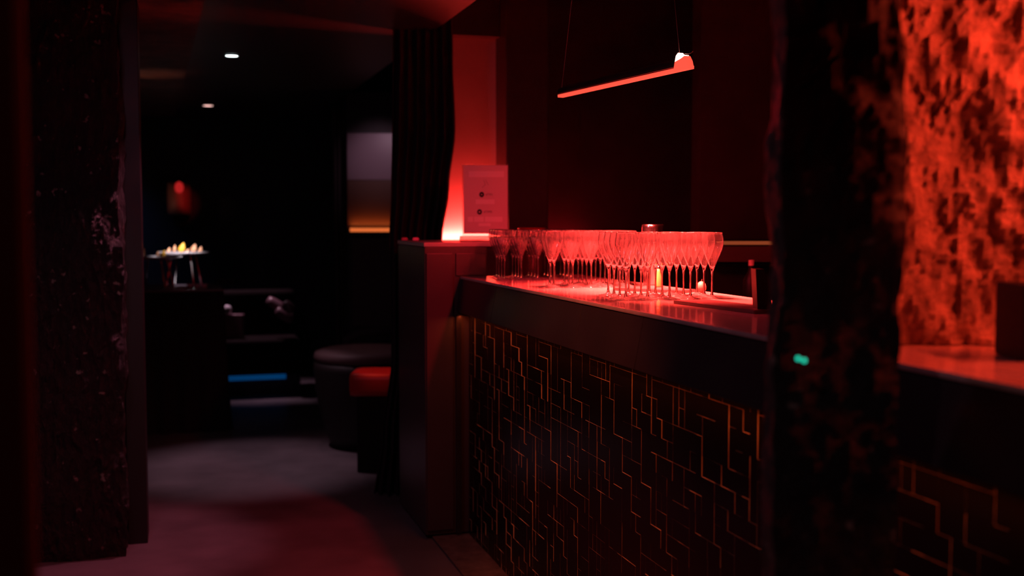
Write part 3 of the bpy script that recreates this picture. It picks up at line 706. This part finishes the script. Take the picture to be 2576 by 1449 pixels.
platter(462, 636, TY+.48, .185, 'silver platter on legs, the right one with the yellow slice', [
    (438, .02, 'fruit', 'brownish fruit slice left of the yellow one', .052), (456, -.03, 'fruity', 'bright yellow fruit slice standing tallest on the right platter', .070), (486, .03, 'fruit', 'peach fruit slice leaning right of the yellow one', .060), (503, -.01, 'fruit', 'small peach fruit slice at the right rim of the platter', .042), (424, -.04, 'fruit', 'low pink fruit slice at the left rim of the right platter', .035), (471, -.08, 'fruit', 'pale low fruit slice at the middle front of the right platter', .028)])
for k, px in enumerate((478, 495, 513)):
    p = P(px, 722, TY+.12)
    g = thing('tea_light_glass', ['small pale glass cup on the buffet, left of three', 'small pale glass cup on the buffet, middle of three', 'small pale glass cup on the buffet, right of three'][k], 'cup', (p.x, p.y, TZ), 0, 'small cups on the buffet')
    obj('cup_wall', lathe([(0, .001), (.016, .001), (.022, .030), (.020, .030), (.015, .004), (0, .004)], 16), mat('pale cup', (.6, .5, .6), .2), g, True)
bxx = P(500, 712, TY+.62)
tag(obj('flat_box', bx((.02, -.08, 0), (.16, .08, .035), .004), 'black'), 'flat black box lying on the buffet behind the cups', 'box', loc=(bxx.x+.12, bxx.y-.02, TZ+.0005))
# glossy bag beside the table
p = P(590, 752, TY+1.0)
bag = thing('glossy_bag', 'glossy pale crumpled bag beside the buffet table', 'bag', (p.x-.02, p.y, .46))
obj('bag_body', rough_block(.15, .08, .20, .014, .012, 5.), mat('crumpled foil', (.5, .3, .34), .2), bag, True)
obj('bag_knot', lathe([(0, .0), (.028, .01), (.040, .04), (.028, .07), (0, .08)], 14, c=(-.05, -.02, .20)), mat('white plastic', (.85, .8, .82), .3), bag, True)
bag.location = (P(588, 760, q0.y+.25).x, q0.y+.25, .461)
# ------------------------------------------------------------------ sconce
scp = P(451, 500, 10)
_, wt = 0, 0
far_pt = None
s_, t_ = bar_st(scp)
k = (S_FAR-.10); 
# move along the view line until it meets the far wall
lo_, hi_ = 8., 14.
for _ in range(40):
    mid = (lo_+hi_)/2
    if bar_st(P(451, 500, mid))[0] < k: lo_ = mid
    else: hi_ = mid
scp = P(451, 500, lo_); sw_ = (P(480, 500, lo_).x-P(423, 500, lo_).x)/2; sh_ = (P(451, 460, lo_).z-P(451, 540, lo_).z)
sc_ = thing('wall_sconce', 'brown cylindrical wall sconce with a red bulb on the far wall', 'lamp', (scp.x, scp.y, scp.z), ROTF)
obj('shade', lathe([(sw_*.97, -sh_/2), (sw_, -sh_/2+.01), (sw_, sh_/2), (sw_*.93, sh_/2), (sw_*.9, -sh_/2)], 32), mat('brown shade', (.30, .15, .12), .5), sc_, True)
bulb = obj('bulb', lathe([(0, sh_/2-.10), (.03, sh_/2-.085), (.04, sh_/2-.045), (.03, sh_/2-.01), (0, sh_/2+.01)], 20), 'bulb', sc_, True)
bulb.location = (0, -sw_-.03, 0)
obj('bracket', bx((-.02, sw_-.02, -.03), (.02, .12, .03)), 'black', sc_)
spot('sconce_light', scp+Vector((.35, -.5, .1)), (1, .03, .03), 2.5, scp+Vector((.06, 0, -.02)), 30, .8, .02)  # unseen red spot aimed at the shade from outside
spot('sconce_light', scp+Vector((-.5, -.7, .1)), (1, .4, .25), 1.6, scp, 24, .8, .02)  # unseen warm spot aimed at the shade's other side
# ------------------------------------------------------------------ ceiling downlights
for k, (p, r) in enumerate(((DL1, .038), (DL2, .045))):
    t = thing('ceiling_downlight', ['recessed white ceiling downlight, the nearer brighter one', 'recessed ceiling downlight, the farther pinkish one'][k], 'light', (p.x, p.y, 2.4), 0, 'downlights in the dark ceiling')
    obj('lens', lathe([(0, -.006), (r*.9, -.006), (r, -.001), (0, -.001)], 24), 'white' if k == 0 else emis('pinkish lens', (1, .55, .5), 3), t)
    obj('trim_ring', lathe([(r, -.001), (r, -.008), (r*1.25, -.005), (r*1.28, -.001)], 24), 'black', t)

# ------------------------------------------------------------------ black box at the right edge
p = P(2578, 895, 2.00)
tag(obj('equipment_box', bx((-.03, -.06, .0005), (.22, .06, P(2560, 712, 2.0).z-CT), .006), 'black'), 'black upright box on the counter in front of the red stone, at the right edge', 'box', loc=(p.x, p.y, CT))
